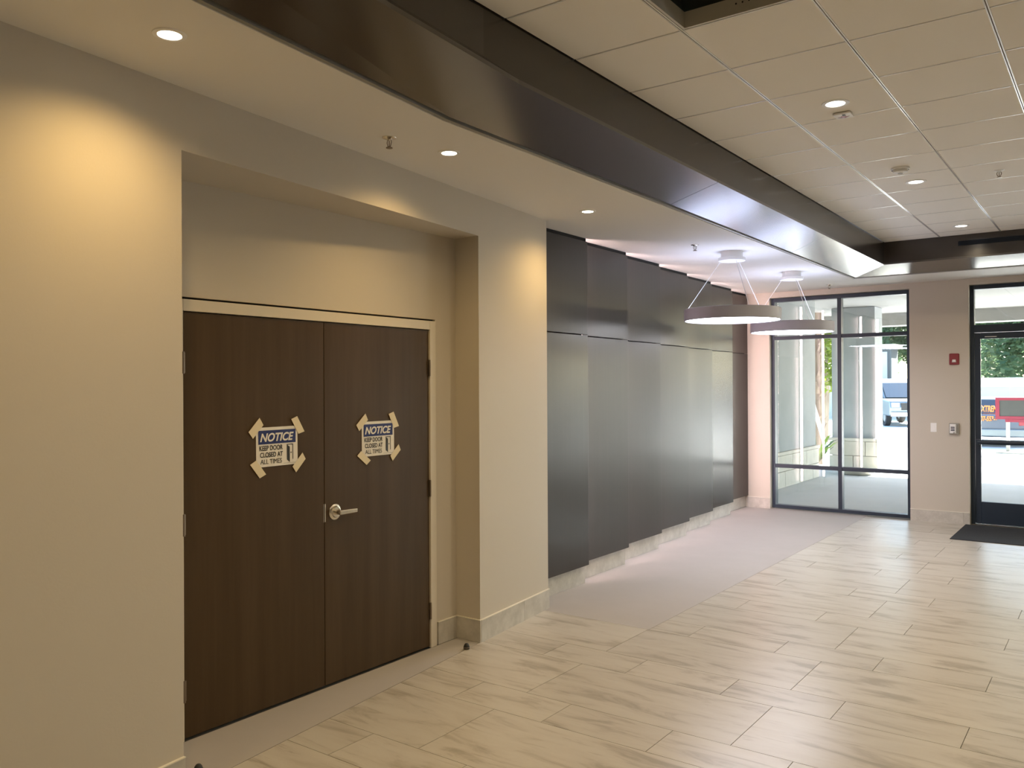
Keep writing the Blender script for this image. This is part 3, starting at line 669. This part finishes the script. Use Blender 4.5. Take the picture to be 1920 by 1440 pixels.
def wheel(parent, x, y, r, w=.22):
    o = MB().lathe([(r*.62, -w/2), (r*.95, -w/2), (r, -w/2+.03), (r, w/2-.03), (r*.95, w/2), (r*.62, w/2)], (x, y, r), 24, 'Y').build('tyre', M_TYRE, parent)
    MB().lathe([(.0001, -w/2+.02), (r*.25, -w/2), (r*.62, -w/2+.03), (r*.62, w/2-.03), (.0001, w/2-.03)], (x, y, r), 20, 'Y').build('rim', M_SILVER, o)
def extr(prof, y0, y1):                            # side profile (x,z) swept along y
    n = len(prof); v = [(x, y0, z) for x, z in prof]+[(x, y1, z) for x, z in prof]
    return MB().add(v, [tuple(range(n)), tuple(range(n, 2*n))[::-1]]+[(i, n+i, n+(i+1) % n, (i+1) % n) for i in range(n)])
pk = empty('pickup_truck', (-8.35, 40.6, -.02), (0, 0, math.radians(-62)), label='silver pickup truck parked across the car park', cat='truck')
extr([(-2.8, .45), (2.65, .45), (2.7, .8), (2.6, 1.08), (1.3, 1.18), (-2.8, 1.18)], -.95, .95).build('body', M_SILVER, pk, bev=.05)
extr([(-1.0, 1.18), (1.35, 1.18), (.55, 1.86), (-.8, 1.86)], -.82, .82).build('cab', M_SILVER, pk, bev=.04)
MB().hexa([(1.38, -.72, 1.2), (1.38, .72, 1.2), (.62, .70, 1.83), (.62, -.70, 1.83)], [(1.40, -.72, 1.22), (1.40, .72, 1.22), (.64, .70, 1.85), (.64, -.70, 1.85)]).build('windscreen', M_CARGLASS, pk)
for s_ in (-1, 1):
    extr([(-.75, 1.24), (1.0, 1.24), (.5, 1.76), (-.68, 1.76)], s_*.83-.01, s_*.83+.01).build('side_window', M_CARGLASS, pk)
    MB().box(1.0, 1.16, s_*1.02-.10, s_*1.02+.10, 1.18, 1.40).build('wing_mirror', M_BLACK, pk, bev=.03)
    MB().box(2.62, 2.70, s_*.72-.16, s_*.72+.16, .82, 1.0).build('headlight', M_WHITE, pk, bev=.02)
    for x in (1.75, -1.75): wheel(pk, x, s_*.82, .40)
MB().box(2.66, 2.80, -.92, .92, .42, .62).build('bumper', M_CHROME, pk, bev=.03); MB().box(2.64, 2.70, -.50, .50, .70, 1.0).build('grille', M_BLACK, pk)
hb = empty('dark_hatchback', (-3.0, 27.0, -.02), label='dark hatchback with orange lettering seen through the glass door', cat='car')
extr([(-.92, .28), (.92, .28), (.95, .62), (.88, .92), (-.88, .92), (-.95, .62)], 0, 4.1).build('body', M_CARDARK, hb, bev=.06)
MB().hexa([(-.84, .12, .92), (.84, .12, .92), (.84, 3.1, .92), (-.84, 3.1, .92)], [(-.60, .50, 1.36), (.60, .50, 1.36), (.60, 2.2, 1.40), (-.60, 2.2, 1.40)]).build('cabin', M_CARDARK, hb, bev=.06)
MB().hexa([(-.76, .085, .93), (.76, .085, .93), (.76, .13, .93), (-.76, .13, .93)], [(-.56, .43, 1.33), (.56, .43, 1.33), (.56, .48, 1.33), (-.56, .48, 1.33)]).build('rear_window', M_CARGLASS, hb)
MB().box(-.94, .94, -.08, .10, .30, .52).build('bumper', M_SILVER, hb, bev=.03)
for s_ in (-1, 1):
    MB().box(s_*.78-.12, s_*.78+.12, -.02, .02, .62, .80).build('tail_light', M_RED, hb, bev=.01)
    for y in (.75, 3.3):
        MB().lathe([(.0001, -.10), (.28, -.10), (.31, -.07), (.31, .07), (.28, .10), (.0001, .10)], (s_*.84, y, .31), 20, 'X').build('tyre', M_TYRE, hb)
for body, sz, z, wd, x in (('XTREM', .24, 1.0, .40, -.27), ('07-553-6', .19, .74, .42, -.27)):
    o = text('lettering', body, sz, (x, -.03 if z < .9 else .06, z), M_ORANGE, hb, shear=.15, bold=.006, width=wd, depth=.01); o.rotation_euler = (math.pi/2-.0, 0, 0)
rb = empty('display_board', (-2.05, 24.9, -.02), label='red framed dark display board standing outside the glass door', cat='sign board')
MB().box(-.55, .55, -.05, .05, .92, 1.40).build('dark_panel', M_DISPLAY, rb)
for a in ((-.62, .62, 1.36, 1.43), (-.62, .62, .87, .95), (-.62, -.53, .95, 1.36), (.53, .62, .95, 1.36)): MB().box(a[0], a[1], -.07, .07, a[2], a[3]).build('frame_bar', M_SIGNRED, rb)
MB().box(-.40, .62, -.08, .08, .80, .87).build('lower_rail', M_SIGNRED, rb)
for x in (-.35, .35): MB().box(x-.04, x+.04, -.04, .04, 0, .80).build('post', M_STEEL, rb)
MB().box(-.6, .6, -.3, .3, 0, .05).build('foot_plate', M_STEEL, rb)
